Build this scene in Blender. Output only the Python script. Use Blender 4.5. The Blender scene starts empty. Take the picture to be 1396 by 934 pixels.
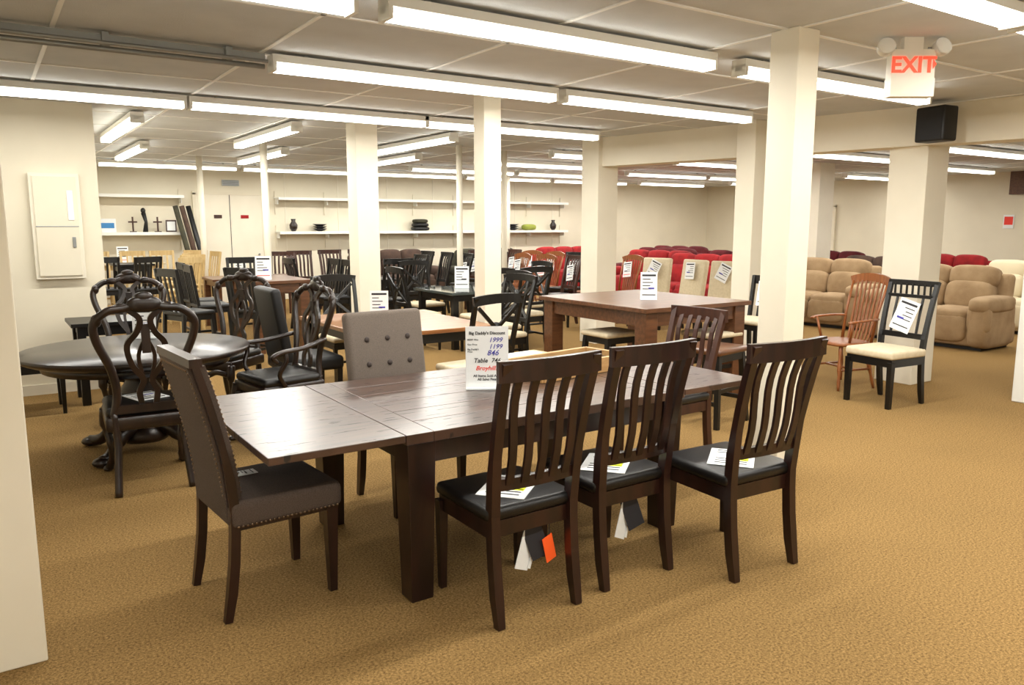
import bpy, bmesh, math, random
from mathutils import Vector, Matrix
random.seed(4)
sc = bpy.context.scene
sc.view_settings.view_transform = 'Standard'
sc.view_settings.exposure = 0.0

# ------------------------------------------------------------ materials
def lin(c):
    return tuple((x/255/12.92 if x/255 <= .04045 else ((x/255+.055)/1.055)**2.4) for x in c)+(1,)
MATS = {}
def mat(name, c, rough=.5, c2=None, scale=8, stretch=(1,1,1), bump=0, bscale=60, metal=0, emit=0, coat=0, detail=4):
    if name in MATS: return MATS[name]
    m = bpy.data.materials.new(name); m.use_nodes = True
    nt = m.node_tree; b = nt.nodes['Principled BSDF']
    b.inputs['Roughness'].default_value = rough
    b.inputs['Metallic'].default_value = metal
    b.inputs['Base Color'].default_value = lin(c)
    if coat:
        b.inputs['Coat Weight'].default_value = coat
        b.inputs['Coat Roughness'].default_value = .25
    if emit:
        b.inputs['Emission Color'].default_value = lin(c)
        b.inputs['Emission Strength'].default_value = emit
    tc = nt.nodes.new('ShaderNodeTexCoord')
    if c2:
        mp = nt.nodes.new('ShaderNodeMapping'); mp.inputs['Scale'].default_value = stretch
        nt.links.new(tc.outputs['Object'], mp.inputs[0])
        n = nt.nodes.new('ShaderNodeTexNoise'); n.inputs['Scale'].default_value = scale; n.inputs['Detail'].default_value = detail
        nt.links.new(mp.outputs[0], n.inputs['Vector'])
        r = nt.nodes.new('ShaderNodeValToRGB')
        r.color_ramp.elements[0].position = .35; r.color_ramp.elements[1].position = .68
        r.color_ramp.elements[0].color = lin(c); r.color_ramp.elements[1].color = lin(c2)
        nt.links.new(n.outputs[0], r.inputs[0]); nt.links.new(r.outputs[0], b.inputs['Base Color'])
    if bump:
        n2 = nt.nodes.new('ShaderNodeTexNoise'); n2.inputs['Scale'].default_value = bscale
        nt.links.new(tc.outputs['Object'], n2.inputs['Vector'])
        bp = nt.nodes.new('ShaderNodeBump'); bp.inputs['Strength'].default_value = bump; bp.inputs['Distance'].default_value = .01
        nt.links.new(n2.outputs[0], bp.inputs['Height']); nt.links.new(bp.outputs[0], b.inputs['Normal'])
    MATS[name] = m
    return m
WALL = mat('wall_paint',(227,219,198),.7,(221,213,192),1.5)
WALL2 = mat('column_paint',(233,226,208),.6,(227,220,201),2)
CEIL = mat('ceiling_tile',(206,209,211),.9,(198,201,203),3,bump=.2,bscale=120)
GRID = mat('grid_metal',(235,235,232),.5)
WHITE = mat('white_enamel',(232,232,226),.4)
PAPER = mat('paper',(238,240,240),.7)
INK = mat('ink',(38,38,44),.7)
RED = mat('red_ink',(235,60,45),.6)
BLUEI = mat('blue_ink',(70,70,170),.7)
YEL = mat('yellow_highlight',(225,235,40),.7)
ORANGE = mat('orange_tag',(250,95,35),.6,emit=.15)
ESPRESSO = mat('espresso_wood',(26,13,11),.3,(46,23,18),14,(1,1,.15),coat=.2)
LEATHER = mat('black_leather',(16,14,14),.35,bump=.15,bscale=200)
DARKW = mat('dark_carved_wood',(22,14,11),.3,(44,28,20),16,(1,1,.3),coat=.2)
BLACKW = mat('black_wood',(11,10,10),.35)
CREAM = mat('cream_fabric',(214,200,172),.9,(204,190,160),30,bump=.1)
OAK = mat('oak_wood',(150,88,40),.4,(124,68,28),10,(3,3,.4),coat=.2)
LIGHTW = mat('light_wood',(206,180,128),.45,(190,160,106),10,(3,3,.4))
BROWNW = mat('brown_wood',(104,66,40),.33,(80,48,28),8,(.6,4,4),coat=.3)
GOLDW = mat('golden_wood',(160,108,60),.3,(128,80,42),7,(.6,5,5),coat=.4)
BROWNC = mat('chair_brown_wood',(70,38,26),.4,(52,26,18),8,(3,3,.5))
GRAYF = mat('taupe_fabric',(90,76,66),.95,(70,58,50),220,bump=.3,bscale=400)
GRAYF2 = mat('grey_fabric',(112,101,92),.95,(98,88,80),200,bump=.3,bscale=400)
BUTTON = mat('button_dark',(60,50,46),.7)
NAIL = mat('nail_metal',(120,100,80),.3,metal=.9)
TANW = mat('tan_wood',(190,150,98),.5,(172,130,80),12,(1,5,5))
BEIGE = mat('beige_microfibre',(168,142,108),.95,(146,120,88),5,bump=.15)
REDF = mat('red_fabric',(165,30,32),.9,(130,22,26),6)
MAROON = mat('maroon_fabric',(104,26,32),.9,(80,20,24),6)
GREENF = mat('olive_fabric',(62,60,44),.9,(46,44,34),6)
BROWNF = mat('brown_fabric',(78,58,46),.9,(60,44,36),6)
CREAMF = mat('ivory_leather',(206,192,160),.7)
GREYM = mat('grey_metal',(150,152,150),.4,metal=.5)
BLACKP = mat('black_plastic',(14,14,15),.5)
TUBE = mat('fluorescent_tube',(255,253,244),.5,emit=9)
ACR = mat('acrylic',(225,232,235),.1)
GLASSD = mat('dark_glass',(70,76,74),.05)
EXITW = mat('exit_housing',(226,220,205),.4)
EXITR = mat('exit_letters',(255,60,35),.5,emit=1.6)

def carpet():
    m = bpy.data.materials.new('carpet'); m.use_nodes=True; nt=m.node_tree; b=nt.nodes['Principled BSDF']
    b.inputs['Roughness'].default_value=1; b.inputs['Specular IOR Level'].default_value=.1
    tc=nt.nodes.new('ShaderNodeTexCoord')
    n=nt.nodes.new('ShaderNodeTexNoise'); n.inputs['Scale'].default_value=95; n.inputs['Detail'].default_value=6; n.inputs['Roughness'].default_value=.85
    n2=nt.nodes.new('ShaderNodeTexNoise'); n2.inputs['Scale'].default_value=1.1; n2.inputs['Detail'].default_value=3
    r=nt.nodes.new('ShaderNodeValToRGB'); r.color_ramp.elements[0].position=.38; r.color_ramp.elements[1].position=.62
    r.color_ramp.elements[0].color=lin((88,66,34)); r.color_ramp.elements[1].color=lin((176,143,92))
    r2=nt.nodes.new('ShaderNodeValToRGB'); r2.color_ramp.elements[0].color=(.86,.86,.86,1); r2.color_ramp.elements[1].color=(1.08,1.06,1.04,1)
    mx=nt.nodes.new('ShaderNodeMix'); mx.data_type='RGBA'; mx.blend_type='MULTIPLY'; mx.inputs[0].default_value=1
    bp=nt.nodes.new('ShaderNodeBump'); bp.inputs['Strength'].default_value=.35; bp.inputs['Distance'].default_value=.006
    L=nt.links.new
    L(tc.outputs['Object'],n.inputs['Vector']); L(tc.outputs['Object'],n2.inputs['Vector'])
    L(n.outputs[0],r.inputs[0]); L(n2.outputs[0],r2.inputs[0]); L(r.outputs[0],mx.inputs[6]); L(r2.outputs[0],mx.inputs[7])
    L(mx.outputs[2],b.inputs['Base Color']); L(n.outputs[0],bp.inputs['Height']); L(bp.outputs[0],b.inputs['Normal'])
    return m
def plank():
    m = bpy.data.materials.new('distressed_plank_top'); m.use_nodes=True; nt=m.node_tree; b=nt.nodes['Principled BSDF']
    b.inputs['Coat Weight'].default_value=.5; b.inputs['Coat Roughness'].default_value=.28
    L=nt.links.new
    tc=nt.nodes.new('ShaderNodeTexCoord'); mp=nt.nodes.new('ShaderNodeMapping'); mp.inputs['Scale'].default_value=(1.2,12,1)
    n=nt.nodes.new('ShaderNodeTexNoise'); n.inputs['Scale'].default_value=3; n.inputs['Detail'].default_value=8
    r=nt.nodes.new('ShaderNodeValToRGB'); e=r.color_ramp.elements
    e[0].position=.3; e[0].color=lin((48,32,26)); e[1].position=.7; e[1].color=lin((90,64,52))
    mp2=nt.nodes.new('ShaderNodeMapping'); mp2.inputs['Scale'].default_value=(2.4,15,1)
    n2=nt.nodes.new('ShaderNodeTexNoise'); n2.inputs['Scale'].default_value=3.6; n2.inputs['Detail'].default_value=4
    r2=nt.nodes.new('ShaderNodeValToRGB'); r2.color_ramp.elements[0].position=.345; r2.color_ramp.elements[0].color=(.08,.07,.07,1)
    r2.color_ramp.elements[1].position=.375; r2.color_ramp.elements[1].color=(1,1,1,1)
    mx=nt.nodes.new('ShaderNodeMix'); mx.data_type='RGBA'; mx.blend_type='MULTIPLY'; mx.inputs[0].default_value=1
    L(tc.outputs['Object'],mp.inputs[0]); L(mp.outputs[0],n.inputs['Vector']); L(n.outputs[0],r.inputs[0])
    L(tc.outputs['Object'],mp2.inputs[0]); L(mp2.outputs[0],n2.inputs['Vector']); L(n2.outputs[0],r2.inputs[0])
    L(r.outputs[0],mx.inputs[6]); L(r2.outputs[0],mx.inputs[7]); L(mx.outputs[2],b.inputs['Base Color'])
    mr=nt.nodes.new('ShaderNodeMapRange'); mr.inputs[3].default_value=.6; mr.inputs[4].default_value=.3
    L(r2.outputs[0],mr.inputs[0]); L(mr.outputs[0],b.inputs['Roughness'])
    bp=nt.nodes.new('ShaderNodeBump'); bp.inputs['Strength'].default_value=.35; bp.inputs['Distance'].default_value=.002
    L(r2.outputs[0],bp.inputs['Height']); L(bp.outputs[0],b.inputs['Normal'])
    return m
CARPET=carpet(); PLANK=plank()

# ------------------------------------------------------------ mesh builder
class MB:
    def __init__(s): s.v=[]; s.f=[]; s.fm=[]; s.fs=[]; s.mats=[]; s.M=Matrix()
    def mi(s,m):
        if m not in s.mats: s.mats.append(m)
        return s.mats.index(m)
    def add(s,vs,fs,m,smooth=False):
        o=len(s.v); s.v+= [tuple(s.M@Vector(v)) for v in vs]; k=s.mi(m)
        for f in fs: s.f.append([o+i for i in f]); s.fm.append(k); s.fs.append(smooth)
    def box(s,c,d,m,rot=None):
        x,y,z=d[0]/2,d[1]/2,d[2]/2
        vs=[Vector(p) for p in [(-x,-y,-z),(x,-y,-z),(x,y,-z),(-x,y,-z),(-x,-y,z),(x,-y,z),(x,y,z),(-x,y,z)]]
        if rot is not None: vs=[rot@v for v in vs]
        c=Vector(c)
        s.add([v+c for v in vs],[(0,3,2,1),(4,5,6,7),(0,1,5,4),(1,2,6,5),(2,3,7,6),(3,0,4,7)],m)
    def rbox(s,c,d,r,m,rot=None,seg=3):
        bm=bmesh.new(); bmesh.ops.create_cube(bm,size=1)
        bmesh.ops.scale(bm,vec=d,verts=bm.verts)
        bmesh.ops.bevel(bm,geom=bm.edges[:],offset=min(r,min(d)*.49),segments=seg,affect='EDGES',profile=.5)
        bm.verts.index_update()
        c=Vector(c); vs=[((rot@v.co) if rot is not None else v.co)+c for v in bm.verts]
        fs=[[v.index for v in f.verts] for f in bm.faces]; bm.free()
        s.add(vs,fs,m,True)
    def sell(s,c,d,m,e=.45,rot=None,nu=20,nv=12):
        vs=[];fs=[]
        def p(a,k): return math.copysign(abs(a)**k,a)
        for j in range(nv+1):
            ph=-math.pi/2+math.pi*j/nv
            for i in range(nu):
                t=2*math.pi*i/nu
                q=Vector((d[0]/2*p(math.cos(ph),e)*p(math.cos(t),e), d[1]/2*p(math.cos(ph),e)*p(math.sin(t),e), d[2]/2*p(math.sin(ph),e)))
                if rot is not None: q=rot@q
                vs.append(q+Vector(c))
        for j in range(nv):
            for i in range(nu):
                fs.append((j*nu+i,j*nu+(i+1)%nu,(j+1)*nu+(i+1)%nu,(j+1)*nu+i))
        s.add(vs,fs,m,True)
    def sweep(s,path,sizes,m,side=(1,0,0),n=0,closed=False):
        P=[Vector(p) for p in path]; N=len(P)
        if not isinstance(sizes,list): sizes=[sizes]*N
        assert len(sizes)>=N, 'sizes'
        vs=[];fs=[]
        if n==0: sec=[(-.5,-.5),(.5,-.5),(.5,.5),(-.5,.5)]
        else: sec=[(.5*math.cos(2*math.pi*i/n),.5*math.sin(2*math.pi*i/n)) for i in range(n)]
        k=len(sec)
        for i in range(N):
            if closed: t=P[(i+1)%N]-P[i-1]
            else: t=P[min(i+1,N-1)]-P[max(i-1,0)]
            t.normalize(); sd=Vector(side); sd=(sd-t*sd.dot(t))
            if sd.length<.05:
                sd=Vector((0,1,0)); sd=(sd-t*sd.dot(t))
            sd.normalize(); nn=t.cross(sd)
            for a,b in sec: vs.append(P[i]+sd*a*sizes[i][0]+nn*b*sizes[i][1])
        R=N if closed else N-1
        for i in range(R):
            j=(i+1)%N
            for q in range(k): fs.append((i*k+q,i*k+(q+1)%k,j*k+(q+1)%k,j*k+q))
        if not closed:
            fs.append(tuple(range(k))[::-1]); fs.append(tuple((N-1)*k+q for q in range(k)))
        s.add(vs,fs,m,n>0)
    def lathe(s,prof,c,m,n=20,M=None):
        vs=[];fs=[]
        for r,z in prof:
            for i in range(n):
                v=Vector((r*math.cos(2*math.pi*i/n),r*math.sin(2*math.pi*i/n),z))
                if M is not None: v=M@v
                vs.append(v+Vector(c))
        for j in range(len(prof)-1):
            for i in range(n): fs.append((j*n+i,j*n+(i+1)%n,(j+1)*n+(i+1)%n,(j+1)*n+i))
        fs.append(tuple(range(n))[::-1]); fs.append(tuple((len(prof)-1)*n+i for i in range(n)))
        s.add(vs,fs,m,True)
    def text(s,txt,size,m,M,depth=.001,align='CENTER',shear=0,bold=0):
        c=bpy.data.curves.new('t','FONT'); c.body=txt; c.size=size; c.extrude=depth; c.align_x=align; c.resolution_u=2; c.shear=shear; c.offset=bold
        o=bpy.data.objects.new('t',c); bpy.context.collection.objects.link(o)
        bpy.context.view_layer.update()
        me=o.evaluated_get(bpy.context.evaluated_depsgraph_get()).to_mesh()
        vs=[M@v.co for v in me.vertices]; fs=[list(p.vertices) for p in me.polygons]
        s.add(vs,fs,m)
        bpy.data.objects.remove(o); bpy.data.curves.remove(c)
    def mesh(s,name):
        me=bpy.data.meshes.new(name); me.from_pydata(s.v,[],s.f)
        for m in s.mats: me.materials.append(m)
        me.polygons.foreach_set('material_index',s.fm); me.polygons.foreach_set('use_smooth',s.fs)
        me.update()
        bm=bmesh.new(); bm.from_mesh(me); bmesh.ops.recalc_face_normals(bm,faces=bm.faces); bm.to_mesh(me); bm.free()
        return me
def put(name,me,loc,rz=0,bev=0,scale=None):
    if isinstance(me,MB): me=me.mesh(name)
    o=bpy.data.objects.new(name,me); bpy.context.collection.objects.link(o)
    o.location=(loc[0],loc[1],loc[2] if len(loc)>2 else 0); o.rotation_euler=(0,0,math.radians(rz))
    if scale: o.scale=scale
    if bev:
        b=o.modifiers.new('bevel','BEVEL'); b.width=bev; b.segments=2; b.limit_method='ANGLE'; b.angle_limit=math.radians(50)
    return o
def RX(d): return Matrix.Rotation(math.radians(d),3,'X')
def RY(d): return Matrix.Rotation(math.radians(d),3,'Y')
def RZ(d): return Matrix.Rotation(math.radians(d),3,'Z')
def simplebox(name,lo,hi,m,bev=0):
    b=MB(); c=[(lo[i]+hi[i])/2 for i in range(3)]; d=[hi[i]-lo[i] for i in range(3)]
    b.box((0,0,0),d,m); return put(name,b,c,0,bev)

def card(b,c,w,h,R,title=False,detail=1):
    c=Vector(c)
    b.box(c,(w,.003,h),PAPER,R)
    for sgn in (-1,1):
        off=R@Vector((0,sgn*.0025,0))
        b.box(c+off+R@Vector((0,0,h*.38)),(w*.82,.001,h*.07),INK,R)
        for i in range(4):
            ww=w*random.uniform(.35,.7)
            b.box(c+off+R@Vector((-w*.38+ww/2,0,h*(.24-.12*i))),(ww,.001,h*.03),INK,R)
        b.box(c+off+R@Vector((0,0,-h*.34)),(w*.8,.001,h*.035),RED if random.random()<.3 else INK,R)
        b.box(c+off+R@Vector((w*.15,0,-h*.1)),(w*.35,.001,h*.06),BLUEI if random.random()<.5 else INK,R)

# ------------------------------------------------------------ chairs (front = +Y)
def backcurve(z,base=-.205,lean=.13,z0=.47,z1=1.12):
    t=max(0,(z-z0)/(z1-z0)); return base-lean*(t**1.5)
def legs_back(b,m,w=.40,top=1.12,flare=.02,th=.042,lean=.13):
    for sx in (-1,1):
        pts=[];sz=[]
        for z in (0,.12,.25,.38,.47,.6,.72,.84,.96,top):
            if z>top: continue
            y=-.205-.05*((.47-z)/.47)**2 if z<.47 else backcurve(z,lean=lean,z1=max(top,1.0))
            x=sx*(w/2+ flare*max(0,(z-.47)/(top-.47)))
            pts.append((x,y,z)); k=th*(.8 if z==0 else 1)
            sz.append((k,k*1.1 if z<.7 else k*.8))
        b.sweep(pts,sz,m)
def legs_front(b,m,w=.42,y=.21,h=.42,th=.045,tap=.65):
    for sx in (-1,1): b.sweep([(sx*w/2,y,0),(sx*w/2,y,h)],[(th*tap,th*tap),(th,th)],m)
def crest(b,m,w,z,h,d=.028,bow=.03,lean=.13,top=1.12,arch=0):
    pts=[]
    for i in range(9):
        t=-1+i/4; pts.append((t*w/2, backcurve(z,lean=lean,z1=top)-bow*(1-t*t)+.004, z+arch*(1-t*t)))
    b.sweep(pts,(d,h),m,side=(0,1,0))
def seat(b,mw,ms,w=.46,d=.45,z=.50,cush=.06):
    b.box((0,.01,z-cush-.035),(w-.03,d-.03,.07),mw)
    b.rbox((0,.012,z-cush/2),(w,d,cush),.025,ms)
def slat_chair(mw,ms,n=5,tag=False,papers=False,top=1.12,hang=0):
    b=MB(); legs_back(b,mw,top=top); legs_front(b,mw); seat(b,mw,ms)
    crest(b,mw,.50,top-.035,.085,top=top); crest(b,mw,.40,.60,.05,bow=.02,top=top)
    for i in range(n):
        x=-.14+.28*i/(n-1); pts=[]
        for k in range(9):
            z=.6+(top-.05-.6)*k/8
            pts.append((x*(1+.12*k/8), backcurve(z,z1=top)-.025*(1-(x/.22)**2)-.013*math.sin(math.pi*2*k/8),z))
        b.sweep(pts,(.036,.014),mw)
    for sx in (-1,1): b.box((sx*.2,0,.41),(.02,.4,.06),mw)
    if tag: card(b,(0,backcurve(.85,z1=top)+.03,.84),.2,.26,RX(10)@RY(random.uniform(-15,15)))
    if papers:
        R=RZ(-50)
        b.box((0,-.02,.503),(.215,.28,.003),PAPER,R)
        b.box(Vector((0,-.02,.5055))+R@Vector((0.03,-.02,0)),(.10,.05,.001),YEL,R)
        for i in range(5): b.box(Vector((0,-.02,.5055))+R@Vector((0,.11-.035*i if i<2 else .04-.035*i,0)),(.15,.009,.001),INK,R)
    if hang:
        R=RZ(20)@RY(25)
        b.box((.02,-.13,.26),(.1,.004,.2),PAPER,R); b.box((.06,-.145,.28),(.09,.004,.16),INK,RZ(-10)@RY(-20))
        b.box((.04,-.13,.18),(.02,.003,.05),PAPER,R)
        b.sweep([(.04,-.17,.42),(.04,-.13,.34)],(.003,.003),INK)
        if hang==2:
            b.box((.12,-.16,.24),(.06,.004,.12),ORANGE,RZ(10)@RY(-15))
            b.sweep([(.1,-.18,.42),(.12,-.16,.30)],(.003,.003),INK)
    return b
def nail_chair():
    b=MB(); legs_back(b,ESPRESSO,w=.44,top=1.12,th=.036,flare=.0); legs_front(b,ESPRESSO,w=.42,y=.22,th=.055,tap=.6)
    pts=[(0,backcurve(z)+.012,z) for z in (.5,.6,.72,.84,.96,1.08)]
    b.sweep(pts,(.41,.06),GRAYF)
    pts=[(0,backcurve(z)-.012,z) for z in (.44,.6,.72,.84,.96,1.09)]
    b.sweep(pts,(.42,.03),GRAYF)
    crest(b,ESPRESSO,.475,1.105,.035,d=.05,bow=.0)
    for z in [ .54+.02*i for i in range(27)]:
        for sx in (-1,1):
            b.sell((sx*.192,backcurve(z)+.045,z),(.012,.01,.012),NAIL,1,nu=6,nv=4)
            b.sell((sx*.195,backcurve(z)-.029,z),(.012,.01,.012),NAIL,1,nu=6,nv=4)
    for i in range(19):
        x=-.18+.02*i; b.sell((x,backcurve(1.07)+.045,1.07),(.012,.01,.012),NAIL,1,nu=6,nv=4); b.sell((x,backcurve(1.07)-.029,1.07),(.012,.01,.012),NAIL,1,nu=6,nv=4)
    b.rbox((0,.02,.455),(.50,.50,.12),.035,GRAYF,seg=4)
    for i in range(24):
        for sx in (-1,1): b.sell((sx*.251,-.2+.019*i,.412),(.01,.012,.012),NAIL,1,nu=6,nv=4)
    b.box((0,.02,.40),(.45,.44,.03),ESPRESSO)
    card(b,(-.12,-.05,.518),.07,.12,RX(90))
    return b
def tufted_chair(fab=GRAYF2,wood=ESPRESSO,tag=False,buttons=True,top=1.1):
    b=MB(); legs_back(b,wood,w=.42,top=.55,th=.04,flare=0); legs_front(b,wood,w=.44,y=.22,th=.05)
    R=RX(9)
    b.rbox((0,-.265,.80),(.52,.085,top-.46),.03,fab,R,seg=4)
    b.rbox((0,.0,.46),(.52,.52,.12),.035,fab,seg=4)
    if buttons:
        for x in (-.14,0,.14):
            for z in (.0,.15):
                b.sell(Vector((0,-.265,.80))+R@Vector((x,.043,z)),(.035,.02,.035),BUTTON,1,nu=10,nv=6)
    if tag: card(b,(0,-.18,.93),.2,.26,RX(8)@RY(random.uniform(-25,25)))
    return b
def spline(pts,n=6):
    P=[Vector(p) for p in pts]; out=[]
    for i in range(len(P)-1):
        p0=P[max(i-1,0)];p1=P[i];p2=P[i+1];p3=P[min(i+2,len(P)-1)]
        for k in range(n):
            t=k/n; out.append(.5*((2*p1)+(p2-p0)*t+(2*p0-5*p1+4*p2-p3)*t*t+(3*p1-p0-3*p2+p3)*t**3))
    out.append(P[-1]); return out
def ornate_chair(arms=False,m=DARKW,tag=False):
    b=MB()
    yb=lambda z: -.23-.12*max(0,(z-.5)/.7)**1.3
    for sx in (-1,1):
        b.sweep(spline([(sx*.21,-.33,0),(sx*.20,-.28,.15),(sx*.19,-.24,.32),(sx*.2,-.23,.5)],4),(.045,.05),m,n=8)
        b.sweep(spline([(sx*.2,yb(.5),.48),(sx*.175,yb(.62),.62),(sx*.2,yb(.78),.78),(sx*.265,yb(.95),.95),(sx*.275,yb(1.06),1.06),(sx*.2,yb(1.15),1.135),(sx*.1,yb(1.16),1.15),(0,yb(1.2),1.19)],5),(.05,.045),m,n=8)
        b.sweep(spline([(sx*.23,.27,.02),(sx*.215,.22,.10),(sx*.215,.21,.2),(sx*.235,.245,.33),(sx*.23,.23,.44)],4),
                [(.05,.05)]*4+[(.034,.034)]*4+[(.045,.045)]*4+[(.07,.07)]*5,m,n=8)
        b.sell((sx*.235,.285,.02),(.07,.09,.04),m,1,nu=10,nv=6)
        b.sweep(spline([(sx*.035,yb(.52),.52),(sx*.05,yb(.62),.62),(sx*.025,yb(.7),.70),(sx*.085,yb(.82),.80),(sx*.105,yb(.92),.92),(sx*.05,yb(1.02),1.0),(sx*.03,yb(1.1),1.08),(sx*.09,yb(1.13),1.14)],5),(.034,.02),m)
        b.sweep(spline([(sx*.02,yb(.7),.70),(sx*.045,yb(.85),.85),(sx*.0,yb(.97),.97)],5),(.022,.018),m)
        b.sell((sx*.13,yb(1.13)+.01,1.15),(.09,.04,.06),m,1,nu=10,nv=6)
        b.sell((sx*.26,yb(1.05),1.08),(.06,.05,.08),m,1,nu=10,nv=6)
    b.sell((0,yb(1.2),1.17),(.2,.05,.1),m,.9,nu=12,nv=8); b.sell((0,yb(1.2),1.215),(.1,.045,.06),m,.9,nu=12,nv=8)
    b.box((0,yb(.53),.52),(.38,.04,.05),m); b.box((0,yb(1.0),.96),(.05,.018,.18),m)
    b.rbox((0,.0,.43),(.50,.50,.09),.02,m); b.rbox((0,.01,.495),(.49,.46,.07),.033,LEATHER,seg=4)
    b.sweep(spline([(-.2,.25,.36),(-.1,.26,.38),(0,.26,.345),(.1,.26,.38),(.2,.25,.36)],4),(.03,.05),m,side=(0,1,0),n=8)
    if arms:
        for sx in (-1,1):
            b.sweep(spline([(sx*.24,yb(.8)+.01,.78),(sx*.29,-.05,.74),(sx*.31,.12,.73),(sx*.31,.2,.70),(sx*.3,.17,.66)],5),(.05,.035),m,n=8)
            b.sweep(spline([(sx*.25,.08,.46),(sx*.28,.14,.56),(sx*.31,.1,.66),(sx*.3,.1,.73)],5),(.035,.035),m,n=8)
    if tag: card(b,(0,.05,.535),.2,.26,RX(90)@RY(20))
    return b
def xback_chair(mw=BLACKW,ms=CREAM,tag=False,top=1.08):
    b=MB(); legs_back(b,mw,w=.42,top=top,th=.035,flare=.02); legs_front(b,mw,w=.42,th=.04); seat(b,mw,ms,w=.47)
    crest(b,mw,.50,top-.03,.075,bow=.03,top=top,arch=.02); crest(b,mw,.42,.62,.04,bow=.02,top=top)
    for sx in (-1,1):
        pts=[]
        for k in range(9):
            t=k/8; z=.63+(top-.08-.63)*t; x=sx*(-.2+.4*t); pts.append((x,backcurve(z,z1=top)-.03*(1-(x/.22)**2)+.006*sx,z))
        b.sweep(pts,(.03,.016),mw)
        b.box((sx*.2,0,.2),(.018,.4,.025),mw)
    b.lathe([(.0,-.012),(.05,-.012),(.05,.012),(0,.012)],(0,backcurve(.82)-.03,.825),mw,16,RX(90))
    b.box((0,0,.2),(.4,.02,.025),mw)
    if tag: card(b,(0,backcurve(.85,z1=top)+.05,.86),.2,.26,RX(10)@RY(random.uniform(-15,15)))
    return b
def windsor_chair(m=OAK,arms=True,top=1.13,tag=False,n=7):
    b=MB()
    b.sell((0,.0,.455),(.48,.46,.05),m,.55)
    for sx in (-1,1):
        for sy in (-1,1):
            p0=Vector((sx*.23,sy*.22-.01,0)); p1=Vector((sx*.16,sy*.15,.45))
            b.sweep([p0+(p1-p0)*t for t in (0,.08,.2,.3,.45,.55,.7,.85,1)],[(.022,.022),(.03,.03),(.036,.036),(.026,.026),(.042,.042),(.042,.042),(.026,.026),(.036,.036),(.03,.03)],m,n=8)
        b.sweep([(sx*.205,-.2,.2),(sx*.205,.2,.2)],(.024,.024),m,n=8)
        b.sweep([(sx*.2,-.19,.46),(sx*.215,-.235,.75),(sx*.235,-.32,top-.04)],[(.034,.034),(.028,.028),(.026,.026)],m,n=8)
        if arms:
            b.sweep(spline([(sx*.215,-.235,.70),(sx*.27,-.1,.70),(sx*.28,.1,.69),(sx*.26,.16,.68)],4),(.05,.025),m,n=8)
            b.sweep([(sx*.2,.08,.47),(sx*.26,.1,.69)],(.026,.026),m,n=8)
    b.sweep([(-.2,0,.2),(.2,0,.2)],(.024,.024),m,n=8)
    for i in range(n):
        x=-.15+.3*i/(n-1)
        b.sweep([(x*.9,-.205,.47),(x,-.26,.7),(x*1.15,-.33,top-.03)],[(.016,.012),(.026,.012),(.014,.012)],m)
    pts=[]
    for i in range(13):
        t=-1+i/6; pts.append((t*.26,-.325-.03*(1-t*t),top-.03+.035*(1-t*t)-.01*abs(t)**4))
    b.sweep(pts,(.022,.085),m,side=(0,1,0))
    if tag: card(b,(0,-.2,.88),.2,.26,RX(12)@RY(random.uniform(-25,25)))
    return b
def grid_chair():
    b=MB(); mw=BLACKW; top=1.12; legs_back(b,mw,w=.43,top=top,th=.04); legs_front(b,mw,w=.44,y=.22,th=.05,tap=.8); seat(b,mw,CREAM,w=.5,d=.48,z=.52,cush=.075)
    crest(b,mw,.5,top-.02,.05,bow=.01,top=top); crest(b,mw,.45,top-.14,.03,bow=.01,top=top); crest(b,mw,.44,.62,.05,bow=.01,top=top)
    for i in range(7):
        x=-.18+.06*i; b.box((x,backcurve(top-.08,z1=top)-.004,top-.08),(.014,.016,.1),mw)
    for x in (-.13,.13): b.sweep([(x,backcurve(z,z1=top),z) for z in (.62,.8,.98)],(.02,.014),mw)
    b.box((0,-.2,.44),(.4,.03,.08),mw)
    card(b,(0.0,backcurve(.82,z1=top)+.03,.80),.21,.30,RX(12)@RY(-14))
    return b
def counter_stool(mw=BLACKW,ms=CREAM,h=.62,w=.44):
    b=MB()
    for sx in (-1,1):
        for sy in (-1,1): b.sweep([(sx*(w/2),sy*(w/2-.02),0),(sx*(w/2-.05),sy*(w/2-.06),h-.05)],[(.04,.04),(.045,.045)],mw)
        b.box((sx*(w/2-.02),0,.2),(.025,w-.08,.035),mw); 
    for sy in (-1,1): b.box((0,sy*(w/2-.05),.3),(w-.08,.025,.035),mw)
    b.box((0,0,h-.075),(w-.06,w-.08,.06),mw); b.rbox((0,0,h-.02),(w,w-.03,.05),.022,ms)
    return b
def bar_chair(mw,ms,h=.66,top=1.1,slats=3):
    b=MB(); w=.40
    for sx in (-1,1):
        b.sweep([(sx*.2,-.22,0),(sx*.19,-.18,h),(sx*.2,-.25,top)],(.035,.035),mw); b.sweep([(sx*.2,.2,0),(sx*.18,.17,h-.04)],(.035,.035),mw)
        b.box((sx*.19,0,.22),(.02,.36,.03),mw)
    b.box((0,.19,.2),(.36,.02,.03),mw); b.box((0,-.2,.3),(.36,.02,.03),mw); b.box((0,0,h-.06),(.38,.36,.06),mw); b.rbox((0,0,h-.01),(.42,.4,.05),.02,ms)
    b.box((0,-.247,top-.04),(.42,.022,.09),mw)
    for i in range(slats): b.box(((i-(slats-1)/2)*.09,-.215,(h+top)/2-.02),(.03,.014,top-h-.05),mw,RX(9))
    return b

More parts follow.
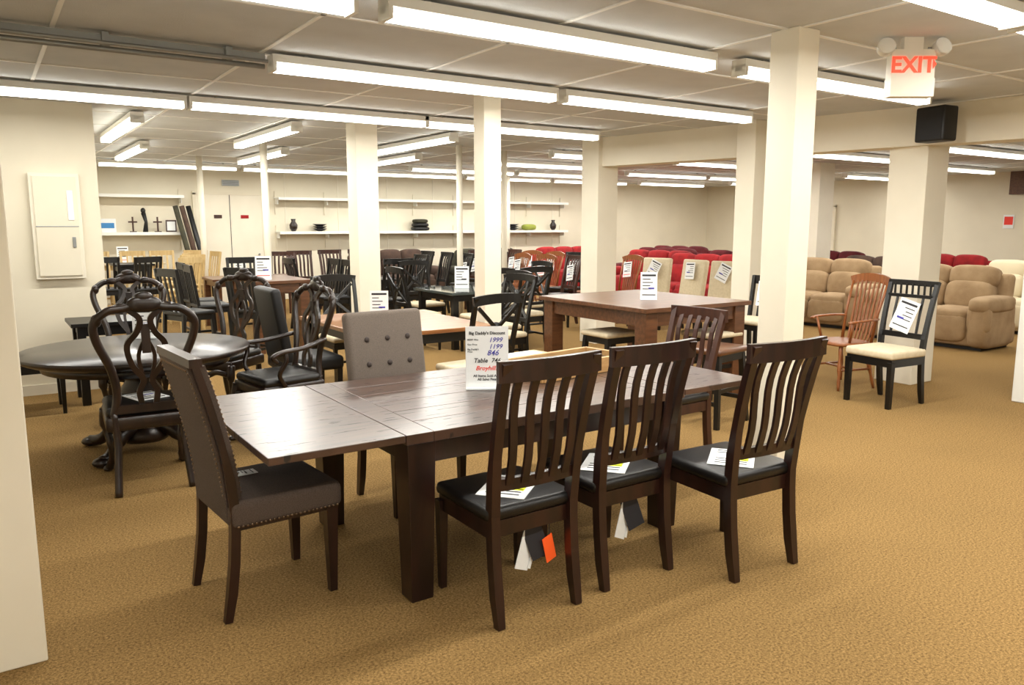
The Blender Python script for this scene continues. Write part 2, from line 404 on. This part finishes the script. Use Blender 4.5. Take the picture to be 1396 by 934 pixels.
# ------------------------------------------------------------ tables
def leg_table(x0,x1,y0,y1,h,mt,ml,leg=.09,inset=.05,th=.035,apron=.09,name='dining_table',bev=.004,extra=None,taper=1.0):
    cx,cy=(x0+x1)/2,(y0+y1)/2; w,d=x1-x0,y1-y0; b=MB()
    b.box((0,0,h-th/2),(w,d,th),mt)
    b.box((0,0,h-th-apron/2),(w-2*inset-.04,d-2*inset-.04,apron),ml)
    for sx in (-1,1):
        for sy in (-1,1):
            x=sx*(w/2-inset-leg/2); y=sy*(d/2-inset-leg/2)
            b.sweep([(x,y,0),(x,y,h-th)],[(leg*taper,leg*taper),(leg,leg)],ml)
    if extra: extra(b)
    return put(name,b,(cx,cy),0,bev)
def price_card(loc,rz,w=.16,h=.24):
    b=MB(); b.box((0,0,.004),(w,.07,.006),ACR); card(b,(0,0,h/2+.006),w,h,RX(-4)); return put('price_card',b,loc,rz)

# ------------------------------------------------------------ sofas (front +Y)
def sofa(m,n=2,W=1.6,tag=False,pad=True):
    b=MB(); D=.95; aw=.26; iw=(W-2*aw)/n
    b.rbox((0,0,.2),(W-.06,D-.1,.3),.05,m)
    b.box((0,0,.025),(W-.2,D-.25,.05),BLACKP)
    for sx in (-1,1):
        b.sell((sx*(W/2-aw/2),.06,.34),(aw,D-.1,.62),m,.35)
        b.sell((sx*(W/2-aw/2),.08,.6),(aw+.05,D-.08,.22),m,.55)
        b.sell((sx*(W/2-aw/2),.40,.42),(aw+.03,.16,.4),m,.6)
    for i in range(n):
        x=-W/2+aw+iw*(i+.5)
        b.sell((x,.12,.42),(iw*.99,.72,.24),m,.4); b.sell((x,.42,.28),(iw*.98,.14,.36),m,.45)
        b.sell((x,-.24,.66),(iw*1.02,.34,.42),m,.5,RX(10)); b.sell((x,-.33,.92),(iw*1.04,.32,.32),m,.55,RX(10))
    b.rbox((0,-.38,.55),(W-.2,.14,.86),.06,m,RX(6))
    if tag: card(b,(0,.0,.72),.2,.26,RX(12))
    return b

# ============================================================ ROOM
CH=2.79
b=MB(); b.box((0,0,-.05),(24,23,.1),CARPET); put('floor',b,(8.5,7,0))
b=MB(); b.box((0,0,.05),(24,23,.1),CEIL); put('ceiling',b,(8.5,7,CH))
b=MB()
x=.45-1.22*3
while x<20:
    b.box((x,7,CH-.004),(.026,22.6,.008),GRID); x+=1.22
y=-4.2
while y<18:
    b.box((8.5,y,CH-.004),(23.6,.026,.008),GRID); y+=1.22
put('ceiling_grid',b,(0,0,0))
simplebox('wall_back',(.9,17.2,0),(20,17.4,CH),WALL)
simplebox('wall_right',(19,-4,0),(19.2,17.2,CH),WALL)
simplebox('wall_left',(-2.2,-4,0),(-2.0,9,CH),WALL)
simplebox('wall_front',(-2.2,-4.2,0),(19.2,-4,CH),WALL)
simplebox('wall_panel',(-2.0,8.75,0),(1.0,8.95,CH),WALL)
simplebox('wall_left_rear',(.8,8.95,0),(1.0,17.2,CH),WALL)
def column(x,y,s,name='column',m=WALL2,z1=CH,s2=None):
    s2=s2 or s
    b=MB(); b.box((0,0,z1/2),(s,s2,z1),m); return put(name,b,(x,y),0,.006)
column(-.26,3.61,.68)
column(4.17,3.13,.2); column(3.86,6.12,.18); column(3.72,8.6,.27); column(7.12,8.4,.35)
column(7.35,6.0,.26); column(8.02,4.45,.40)
b=MB(); p0=Vector((6.98,8.55)); p1=Vector((8.55,.3)); d=(p1-p0); ang=math.atan2(d.y,d.x)
b.box((0,0,0),(d.length,.3,.38),WALL2); o=put('trim_header_beam',b,((p0.x+p1.x)/2+.12,(p0.y+p1.y)/2,CH-.19)); o.rotation_euler[2]=ang
for (x,y,r) in [(3.2,14.3,.05),(3.4,11.3,.05),(5.94,10.2,.045),(7.0,10.6,.045),(9.6,14.4,.05)]:
    b=MB(); b.lathe([(r,0),(r,CH)],(0,0,0),WALL2,14); put('pole',b,(x,y))
column(13.4,9.4,.45); column(16.2,8.9,.4)
b=MB(); b.box((0,0,0),(.1,3.0,.5),BROWNW); put('trim_wood_band',b,(18.93,6.9,CH-.25))
def door(name,loc,w,h,rz,m=WALL2,double=False):
    b=MB(); b.box((0,0,h/2),(w,.04,h),m)
    for sx in (-1,1): b.box((sx*(w/2+.03),0,h/2),(.06,.07,h+.06),WALL)
    b.box((0,0,h+.03),(w+.12,.07,.06),WALL)
    if double: b.box((0,-.022,h/2),(.012,.006,h),INK); b.box((-.25,-.025,h*.8),(.16,.01,.07),BROWNC); b.box((.3,-.025,h*.8),(.16,.01,.07),REDF)
    b.sell((w*.42,-.05,1.0),(.05,.05,.05),GREYM,1,nu=8,nv=6)
    put(name,b,loc,rz)
door('door_1',(4.4,17.16,0),1.35,2.25,0,double=True)
door('door_2',(18.96,7.5,0),.95,2.1,-90)
door('door_3',(18.96,13.2,0),.95,2.1,-90)
b=MB(); b.box((0,0,0),(.35,.02,.12),GREYM)
for i in range(5): b.box((0,-.012,-.045+.022*i),(.32,.008,.006),INK)
put('air_vent',b,(4.45,17.18,2.5))
b=MB(); b.box((0,0,0),(.42,.05,1.0),WALL2); b.box((0,-.03,0),(.36,.02,.94),WALL); b.box((0,-.04,.0),(.36,.006,.01),GREYM); b.box((.12,-.045,.2),(.05,.006,.28),PAPER); b.box((.13,-.045,-.15),(.03,.01,.1),GREYM)
put('electrical_panel',b,(.62,8.71,1.62),0,.003)
simplebox('baseboard_back',(1.0,17.17,0),(19,17.2,.1),WALL2); simplebox('baseboard_panel',(-2,8.73,0),(1.0,8.75,.1),WALL2)
def shelf(x0,x1,z):
    b=MB(); w=x1-x0; b.box((0,-.17,0),(w,.34,.03),WHITE); b.box((0,-.335,-.01),(w,.012,.06),WHITE)
    k=int(w/1.1)
    for i in range(k+1):
        xx=-w/2+.03+i*(w-.06)/max(k,1); b.box((xx,-.1,-.07),(.02,.2,.12),WHITE); b.box((xx,-.012,-.1),(.03,.02,.5),WALL)
    put('wall_shelf',b,((x0+x1)/2,17.19,z))
for z in (2.2,1.47): shelf(1.9,3.45,z); shelf(5.35,13.2,z)
# wall panelling seams above/below shelves
b=MB()
for i in range(7): b.box((5.6+1.22*i,17.195,1.4),(.02,.012,2.7),WALL2)
put('trim_1',b,(0,0,0))
def decor(kind,x,z=1.487):
    b=MB()
    if kind=='cross':
        b.box((0,0,.15),(.03,.03,.3),BROWNC); b.box((0,0,.2),(.16,.03,.03),BROWNC); b.box((0,0,.01),(.12,.1,.02),BROWNC); n='decor_cross'
    elif kind=='frame':
        b.box((0,0,.12),(.2,.02,.24),BROWNC,RX(-8)); b.box((0,-.013,.12),(.15,.004,.18),PAPER,RX(-8)); n='picture_frame'
    elif kind=='vase':
        b.lathe([(.04,0),(.08,.06),(.09,.14),(.04,.22),(.055,.27)],(0,0,0),DARKW); n='vase'
    elif kind=='bowls':
        for i in range(3): b.lathe([(.04,.0+i*.05),(.16,.06+i*.05),(.15,.06+i*.05)],(0,0,0),BLACKP)
        n='bowl_stack'
    elif kind=='cushions':
        for i in range(3): b.sell((0,0,.05+.09*i),(.45-.05*i,.3,.1),BLACKP if i<2 else GREENF,.6)
        n='cushion_stack'
    elif kind=='pillow': b.sell((0,0,.08),(.4,.28,.16),mat('lime_fabric',(150,160,70),.9),.7); n='pillow'
    elif kind=='sign': b.box((0,0,.13),(.3,.02,.26),PAPER,RX(-6)); b.box((0,-.015,.13),(.24,.004,.1),mat('blue_card',(60,130,190),.6),RX(-6)); n='display_sign'
    elif kind=='statue':
        b.sweep([(0,0,0),(.02,0,.2),(-.02,0,.38)],[(.1,.1),(.06,.06),(.09,.07)],BLACKP,n=8); b.sell((-.02,0,.42),(.09,.09,.11),BLACKP,1); n='figurine'
    put(n,b,(x,17.0,z),random.uniform(-15,15))
for k,x in [('sign',2.05),('cross',2.5),('cross',2.95),('statue',2.72),('frame',3.2),('vase',5.7),('bowls',6.3),('cushions',8.8),('frame',11),('bowls',11.5),('pillow',12.0),('vase',12.8)]: decor(k,x)
b=MB()
for i in range(3): b.sweep([(i*.12,0,0),(i*.12-.35,.35,2.0)],(.1,.1),[GREENF,BROWNF,BLACKP][i],n=10)
put('rolled_rug_group',b,(3.6,16.4,0))

# ------------------------------------------------------------ light fixtures
fx=MB(); L=2.40
fx.box((0,0,.055),(L,.12,.05),WHITE)
fx.sweep([(-L/2,0,.02),(L/2,0,.02)],(.06,.03),WHITE,side=(0,1,0))
for sy in (-1,1):
    fx.sweep([(-L/2+.03,sy*.032,-.012),(L/2-.03,sy*.032,-.012)],(.034,.034),TUBE,side=(0,1,0),n=10)
for sx in (-1,1): fx.box((sx*(L/2-.012),0,.005),(.024,.13,.07),WHITE); fx.box((sx*(L/2-.25),0,.09),(.03,.03,.03),GREYM)
FXM=fx.mesh('fluorescent_fixture')
PW=36
def fixture(x,y,alongy=False,power=PW):
    o=put('fluorescent_fixture',FXM,(x,y,CH-.10),90 if alongy else 0)
    l=bpy.data.lights.new('tube_light','AREA'); l.shape='RECTANGLE'; l.size=2.3; l.size_y=.09; l.energy=power; l.color=(1,.98,.925)
    lo=bpy.data.objects.new('tube_lamp',l); bpy.context.collection.objects.link(lo); lo.parent=o; lo.location=(0,0,-.034)
for x in (.42,2.98,5.66): fixture(x,3.8)
fixture(3.4,2.1); fixture(5.88,2.1)
for x in (-.7,1.8,4.3,6.8): fixture(x,.2)  # unseen row, added to light the foreground and near left column
for x in (.5,3.5): fixture(x,-1.9)  # out of view behind the camera, added to brighten the near column face
fixture(2.92,5.47); fixture(5.4,5.47)
for x in (.42,2.84,5.2): fixture(x,7.62)
for x,y in [(1.42,10.1),(1.97,13.1),(3.02,9.95),(3.85,12.9),(5.0,9.9),(5.9,12.6)]: fixture(x,y,True)
for x in (3.0,5.5,8.0,10.5,13.0): fixture(x,15.7)
for x,y in [(8.2,13.9),(10.7,13.9),(8.4,11.8),(8.6,9.9),(11.3,9.9),(11.8,7.6),(12.6,6.0),(9.9,6.0),(16.2,8.1),(12.7,12.7),(15.2,12.7),(15.6,15.4),(11.5,3.4),(15.3,5.2),(11.5,.8),(17.3,10.6),(17.6,14.1)]: fixture(x,y)  # last pair are extra fixtures, added to brighten the far right area
b=MB(); b.box((0,0,.06),(2.6,.05,.04),GREYM); b.sweep([(-1.3,.0,.0),(1.3,.0,.0)],(.035,.035),GREYM,side=(0,1,0),n=8); b.sweep([(-1.3,-.08,.02),(1.3,-.08,.02)],(.025,.025),GREYM,side=(0,1,0),n=8)
for i in range(4): b.box((-1.1+i*.72,0,.05),(.04,.12,.08),GREYM)
put('ceiling_conduit',b,(.38,5.47,CH-.1))

# exit sign
b=MB(); b.box((0,0,0),(.27,.07,.18),EXITW); b.box((0,0,-.14),(.27,.09,.11),EXITW); b.box((0,0,.125),(.12,.05,.08),EXITW)
b.text('EXIT',.135,EXITR,Matrix.Translation((0,-.038,-.048))@Matrix.Rotation(math.radians(90),4,'X'),.002,bold=.003)
b.add([(.12,-.038,.03),(.12,-.038,-.03),(.142,-.038,0)],[(0,1,2)],EXITR)
for sx in (-1,1):
    b.sweep([(sx*.1,0,.1),(sx*.15,-.01,.1)],(.02,.02),GREYM,side=(0,1,0),n=8)
    b.lathe([(.02,-.06),(.05,-.02),(.055,.03),(.045,.035)],(sx*.17,-.02,.10),WHITE,14,RY(sx*30)@RX(70))
put('exit_sign',b,(4.92,2.83,2.625),-35,.004)
b=MB(); b.rbox((0,0,0),(.2,.3,.32),.02,BLACKP); b.box((-.102,0,0),(.006,.26,.28),mat('grille',(30,30,32),.8,bump=.5,bscale=300)); b.box((.12,0,0),(.06,.08,.08),GREYM)
put('wall_speaker',b,(7.55,4.05,2.57),-8)

# ============================================================ FOREGROUND TABLE
T=.765
def ftab():
    b=MB(); x0,x1,y0,y1=.83,3.62,2.88,4.12; s1=1.41; s2=3.06
    cx,cy=(x0+x1)/2,(y0+y1)/2
    def bx(xa,xb,ya,yb,za,zb,m): b.box(((xa+xb)/2-cx,(ya+yb)/2-cy,(za+zb)/2),(xb-xa,yb-ya,zb-za),m)
    bx(x0,s1-.004,y0,y1,T-.032,T,PLANK)
    bx(s2+.004,x1,y0,y1,T-.032,T,PLANK)
    bx(s1,s1+.13,y0,y1,T-.045,T,PLANK); bx(s2-.13,s2,y0,y1,T-.045,T,PLANK)
    n=6; w=(y1-y0)/n
    for i in range(n): bx(s1+.132,s2-.132,y0+w*i+.0008,y0+w*(i+1)-.0008,T-.045,T-.0005,PLANK)
    bx(x0+.06,x1-.06,y0+.2,y0+.26,T-.07,T-.034,ESPRESSO); bx(x0+.06,x1-.06,y1-.26,y1-.2,T-.07,T-.034,ESPRESSO)
    for ya,yb in ((y0+.03,y0+.06),(y1-.06,y1-.03)): bx(s1+.05,s2-.05,ya,yb,T-.145,T-.046,ESPRESSO)
    for xa,xb in ((s1+.03,s1+.06),(s2-.06,s2-.03)): bx(xa,xb,y0+.06,y1-.06,T-.145,T-.071,ESPRESSO)
    for X in (s1+.075,s2-.075):
        for Y in (y0+.075,y1-.13):
            b.sweep([(X-cx,Y-cy,0),(X-cx,Y-cy,T-.046)],[(.105,.105),(.135,.135)],ESPRESSO)
    return put('dining_table',b,(cx,cy),0,.003)
ftab()
SL=slat_chair(ESPRESSO,LEATHER,papers=True,hang=2); put('dining_chair',SL,(1.83,2.76),0,.003)
put('dining_chair',slat_chair(ESPRESSO,LEATHER,papers=True,hang=1),(2.41,2.78),0,.003)
put('dining_chair',slat_chair(ESPRESSO,LEATHER,papers=True),(2.98,2.50),-3,.003)
put('dining_chair',slat_chair(BROWNC,LEATHER,top=1.05),(3.86,3.82),92,.003)
put('upholstered_dining_chair',nail_chair(),(.96,3.42),-86,.002)
put('tufted_dining_chair',tufted_chair(),(2.03,4.10),180+4,.002)
b=MB(); w,h=.23,.335
b.box((0,0,.004),(w,.09,.007),ACR); b.box((0,.012,h/2),(w,.003,h),PAPER,RX(-3))
Mt=Matrix.Translation((0,.012,h/2))@Matrix.Rotation(math.radians(-3),4,'X')@Matrix.Rotation(math.radians(90),4,'X')
def ln(t,x,y,s,m=INK,al='CENTER',sh=0,bo=.0004): b.text(t,s,m,Mt@Matrix.Translation((x,y*.92,.003)),.0004,al,sh,bo)
ln("Big Daddy's Discount",0,.135,.0225,bo=.0005)
ln('MSRP Was\n\nOur Price\n\nBig Daddy\'s\nPrice',-.105,.1,.013,INK,'LEFT',bo=.0001); ln('1999\n1199',.045,.09,.036,BLUEI,sh=.3); ln('846',.03,.012,.042,BLUEI,sh=.3)
ln('Table  746',.0,-.03,.034,INK,sh=.2); ln('Broyhill!!',.0,-.075,.034,RED,sh=.3); ln('All Items Sold As Is\nAll Sales Final',0,-.115,.019,bo=.0004)
put('price_card',b,(2.2,3.5,T),-30)
b=MB(); b.box((0,0,.01),(.72,.34,.02),GLASSD); b.box((0,0,.055),(.68,.3,.006),GLASSD)
for sx in (-1,1): b.box((sx*.36,0,.045),(.03,.36,.09),TANW)
for sy in (-1,1): b.box((0,sy*.17,.045),(.72,.03,.09),TANW)
put('serving_tray',b,(2.86,3.66,T+.001),8,.003)
b=MB(); b.box((0,0,.03),(.5,.2,.06),LIGHTW); b.box((0,0,.063),(.36,.14,.006),PAPER)
put('display_box',b,(2.72,3.99,T+.001),8,.003)

# ============================================================ MID TABLES
b=MB(); b.lathe([(.70,.70),(.74,.715),(.76,.73),(.77,.748),(.76,.76),(.0,.762)],(0,0,0),DARKW,56)
b.lathe([(.62,.64),(.63,.70)],(0,0,0),DARKW,40)
b.lathe([(.16,.08),(.2,.12),(.14,.18),(.1,.26),(.13,.36),(.15,.44),(.1,.52),(.12,.58),(.2,.65)],(0,0,0),DARKW,24)
for i in range(4):
    a=math.radians(45+90*i); c,s=math.cos(a),math.sin(a)
    b.sweep(spline([(c*.1,s*.1,.2),(c*.25,s*.25,.16),(c*.36,s*.36,.06),(c*.46,s*.46,.04)],4),[(.1,.12)]*6+[(.08,.08)]*7,DARKW,side=(-s,c,0),n=8)
    b.sell((c*.46,s*.46,.035),(.12,.12,.07),DARKW,1,nu=10,nv=6)
put('round_pedestal_table',b,(.88,6.15))
price_card((1.0,6.6,.762),-20,.17,.27)
OC=ornate_chair().mesh('ornate_dining_chair')
put('ornate_dining_chair',ornate_chair(tag=True),(.80,5.42),-4)
put('ornate_dining_chair',OC,(1.0,7.28),172)
put('ornate_dining_chair',OC,(1.72,7.15),130)
put('ornate_armchair',ornate_chair(arms=True),(1.80,5.84),100)
BC=slat_chair(BLACKW,LEATHER).mesh('black_dining_chair')
put('black_dining_chair',BC,(.28,7.95),-90)
leg_table(.6,1.35,7.9,8.5,.76,BLACKW,BLACKW,.07)
leg_table(2.5,3.72,5.78,7.4,.76,GOLDW,BLACKW,.09,taper=.7)
price_card((3.05,6.75,.76),-30,.17,.26)
XB=xback_chair().mesh('crossback_chair')
put('crossback_chair',XB,(3.12,7.75),180); put('crossback_chair',XB,(3.3,5.45),6)
put('crossback_chair',XB,(4.55,7.0),100); put('crossback_chair',XB,(4.9,7.6),90)
put('black_parsons_chair',tufted_chair(BLACKP,BLACKW,buttons=False),(2.62-.35,6.6),-90)
leg_table(4.68,6.05,4.88,6.45,.92,BROWNW,BROWNW,.14,.04,.04,.13,name='counter_height_table')
price_card((5.3,5.5,.92),-38,.16,.26)
put('counter_stool',counter_stool(),(5.0,5.7)); put('counter_stool',counter_stool(),(5.78,5.0+.12))
put('wooden_stool',counter_stool(BLACKW,BROWNW,.64,.46),(4.98,4.4),10,.003)
bc=bar_chair(BLACKW,CREAM); card(bc,(0,-.18,.92),.2,.26,RX(9)); put('counter_chair',bc,(6.6,5.3),90)
put('grid_back_chair',grid_chair(),(6.86,3.98),84,.002)
put('windsor_armchair',windsor_chair(top=1.1),(7.2,4.66),75)
leg_table(2.75,3.55,9.9,11.1,.93,BROWNW,BROWNW,.12,.04,.04,.12,name='counter_height_table')
price_card((3.0,10.2,.93),-25,.2,.3)
BCH=bar_chair(BLACKW,BLACKP,.66,1.15,4).mesh('counter_chair')
for x,y,r in [(2.3,10.1,-90),(2.35,10.75,-90),(2.6,9.2,-60),(3.2,11.75,180),(1.9,9.4,-70),(3.95,10.3,90),(3.95,10.8,90)]: put('counter_chair',BCH,(x,y),r)
leg_table(1.75,2.35,14.0,14.7,1.0,BLACKW,BLACKW,.07,name='pub_table')
for x,y,r in [(1.5,13.4,0),(2.0,13.2,20)]: put('counter_chair',BCH,(x,y),r)
LCH=bar_chair(LIGHTW,LIGHTW,.66,1.15,3).mesh('light_wood_bar_stool')
for x,y,r in [(2.7,14.4,60),(3.3,14.9,100),(2.75,13.7,20),(2.45,12.6,30),(3.3,15.6,160),(2.3,15.7,180),(1.7,15.7,180),(2.8,15.7,180)]: put('light_wood_bar_stool',LCH,(x,y),r)
leg_table(1.6,2.9,16.1,16.7,.92,CREAM,LIGHTW,.08,name='cream_table')
price_card((2.2,16.4,.92),0,.2,.3)
leg_table(2.9,4.3,12.5,13.4,.8,BROWNW,BROWNW,.09); price_card((3.4,12.8,.8),-20,.18,.3)
leg_table(4.6,5.6,11.6,12.6,.76,BLACKW,BLACKW,.08); price_card((5.0,12.0,.76),-20,.18,.3)
BRC=slat_chair(BROWNC,LEATHER).mesh('wooden_dining_chair')
for x,y,r in [(5.2,14.9,180),(5.9,15.1,180),(4.6,14.6,150),(6.5,15.1,170)]: put('wooden_dining_chair',BRC,(x,y),r)
for x,y,r in [(4.7,11.2,0),(5.25,11.2,0),(5.95,12.1,90),(4.25,12.0,-90)]: put('black_dining_chair',BC,(x,y),r)
for x,y,r in [(6.2,13.6,-90),(6.3,14.2,-90)]: put('black_dining_chair',BC,(x,y),r)
leg_table(5.0,6.2,8.8,9.9,.76,GLASSD,BLACKW,.08); price_card((5.5,9.4,.76),-35,.2,.3)
for x,y,r in [(4.7,9.2,-90),(5.3,8.5,0),(5.9,8.5,0),(6.55,9.4,90),(5.4,10.35,180)]: put('crossback_chair',XB,(x,y),r)
WT=windsor_chair(OAK,False,1.08,True).mesh('oak_side_chair')
ST=slat_chair(BLACKW,LEATHER,tag=True).mesh('black_dining_chair')
BT=slat_chair(BROWNC,LEATHER,tag=True).mesh('wooden_dining_chair')
PT=tufted_chair(CREAM,BLACKW,True,False,1.06).mesh('cream_parsons_chair')
PT2=tufted_chair(CREAM,BLACKW,True,False,1.06).mesh('cream_parsons_chair')
PN=tufted_chair(CREAM,BLACKW,False,False,1.06).mesh('cream_parsons_chair')
for i,(me,n) in enumerate([(PN,'cream_parsons_chair'),(PT,'cream_parsons_chair'),(PT2,'cream_parsons_chair'),(PT,'cream_parsons_chair'),(WT,'oak_side_chair'),(WT,'oak_side_chair'),(ST,'black_dining_chair'),(WT,'oak_side_chair'),(WT,'oak_side_chair'),(BT,'wooden_dining_chair'),(ST,'black_dining_chair')]):
    put(n,me,(8.9,7.1+.72*i),random.uniform(84,108))
for i,(me,n) in enumerate([(ST,'black_dining_chair'),(BT,'wooden_dining_chair'),(WT,'oak_side_chair'),(WT,'oak_side_chair'),(ST,'black_dining_chair'),(BT,'wooden_dining_chair')]):
    put(n,me,(7.9,9.6+.75*i),random.uniform(80,105))
for i in range(4): put('black_dining_chair',ST if i%2 else BC,(6.9,11.4+.75*i),random.uniform(80,100))

# ============================================================ SOFAS
S2=sofa(BEIGE,2,1.75).mesh('recliner_loveseat')
put('recliner_loveseat',S2,(11.05,5.7),90); put('recliner_loveseat',S2,(11.5,7.85),96)
put('recliner_loveseat',sofa(BROWNF,2,1.6),(12.9,8.0),90); 
SR=sofa(REDF,3,2.1).mesh('red_sofa'); SM=sofa(MAROON,3,2.1).mesh('maroon_sofa'); SG=sofa(GREENF,3,2.1).mesh('olive_sofa'); SB=sofa(BROWNF,3,2.1).mesh('brown_sofa')
put('red_sofa',SR,(11.2,10.3),100); put('red_sofa',SR,(12.0,12.4),100); put('maroon_sofa',SM,(13.3,11.2),100); put('maroon_sofa',SM,(13.4,13.6),100); put('maroon_sofa',SM,(14.9,14.6),100)
put('olive_sofa',SG,(9.9,15.5),180); put('brown_sofa',SB,(7.6,15.9),180); put('red_sofa',SR,(12.3,15.6),180)
put('red_sofa',sofa(REDF,2,1.6),(14.9,7.6),90); put('olive_sofa',SG,(14.6,5.2),90); put('ivory_sofa',sofa(CREAMF,2,1.7),(13.2,5.6),90)
put('maroon_sofa',SM,(14.8,10.2),90)
simplebox('white_display_cabinet',(7.88,2.3,0),(8.4,3.32,1.23),WHITE,.01)
b=MB(); b.box((0,0,0),(.003,.22,.3),PAPER); b.box((-.003,0,.02),(.002,.18,.18),RED); put('wall_notice',b,(18.985,8.4,1.7))
b=MB(); b.box((0,0,0),(.003,.6,.28),PAPER); put('wall_poster',b,(18.985,6.4,1.35))

# ============================================================ WORLD + CAMERA
w=bpy.data.worlds.new('world'); sc.world=w; w.use_nodes=True; w.node_tree.nodes['Background'].inputs[0].default_value=(.8,.8,.8,1); w.node_tree.nodes['Background'].inputs[1].default_value=.1
cd=bpy.data.cameras.new('camera'); cd.sensor_width=36; cd.lens=36*1065/1396; cd.clip_start=.05
co=bpy.data.objects.new('camera',cd); bpy.context.collection.objects.link(co)
co.location=(0,0,1.64); co.rotation_euler=(math.radians(90-8.6),0,math.radians(-34)); sc.camera=co
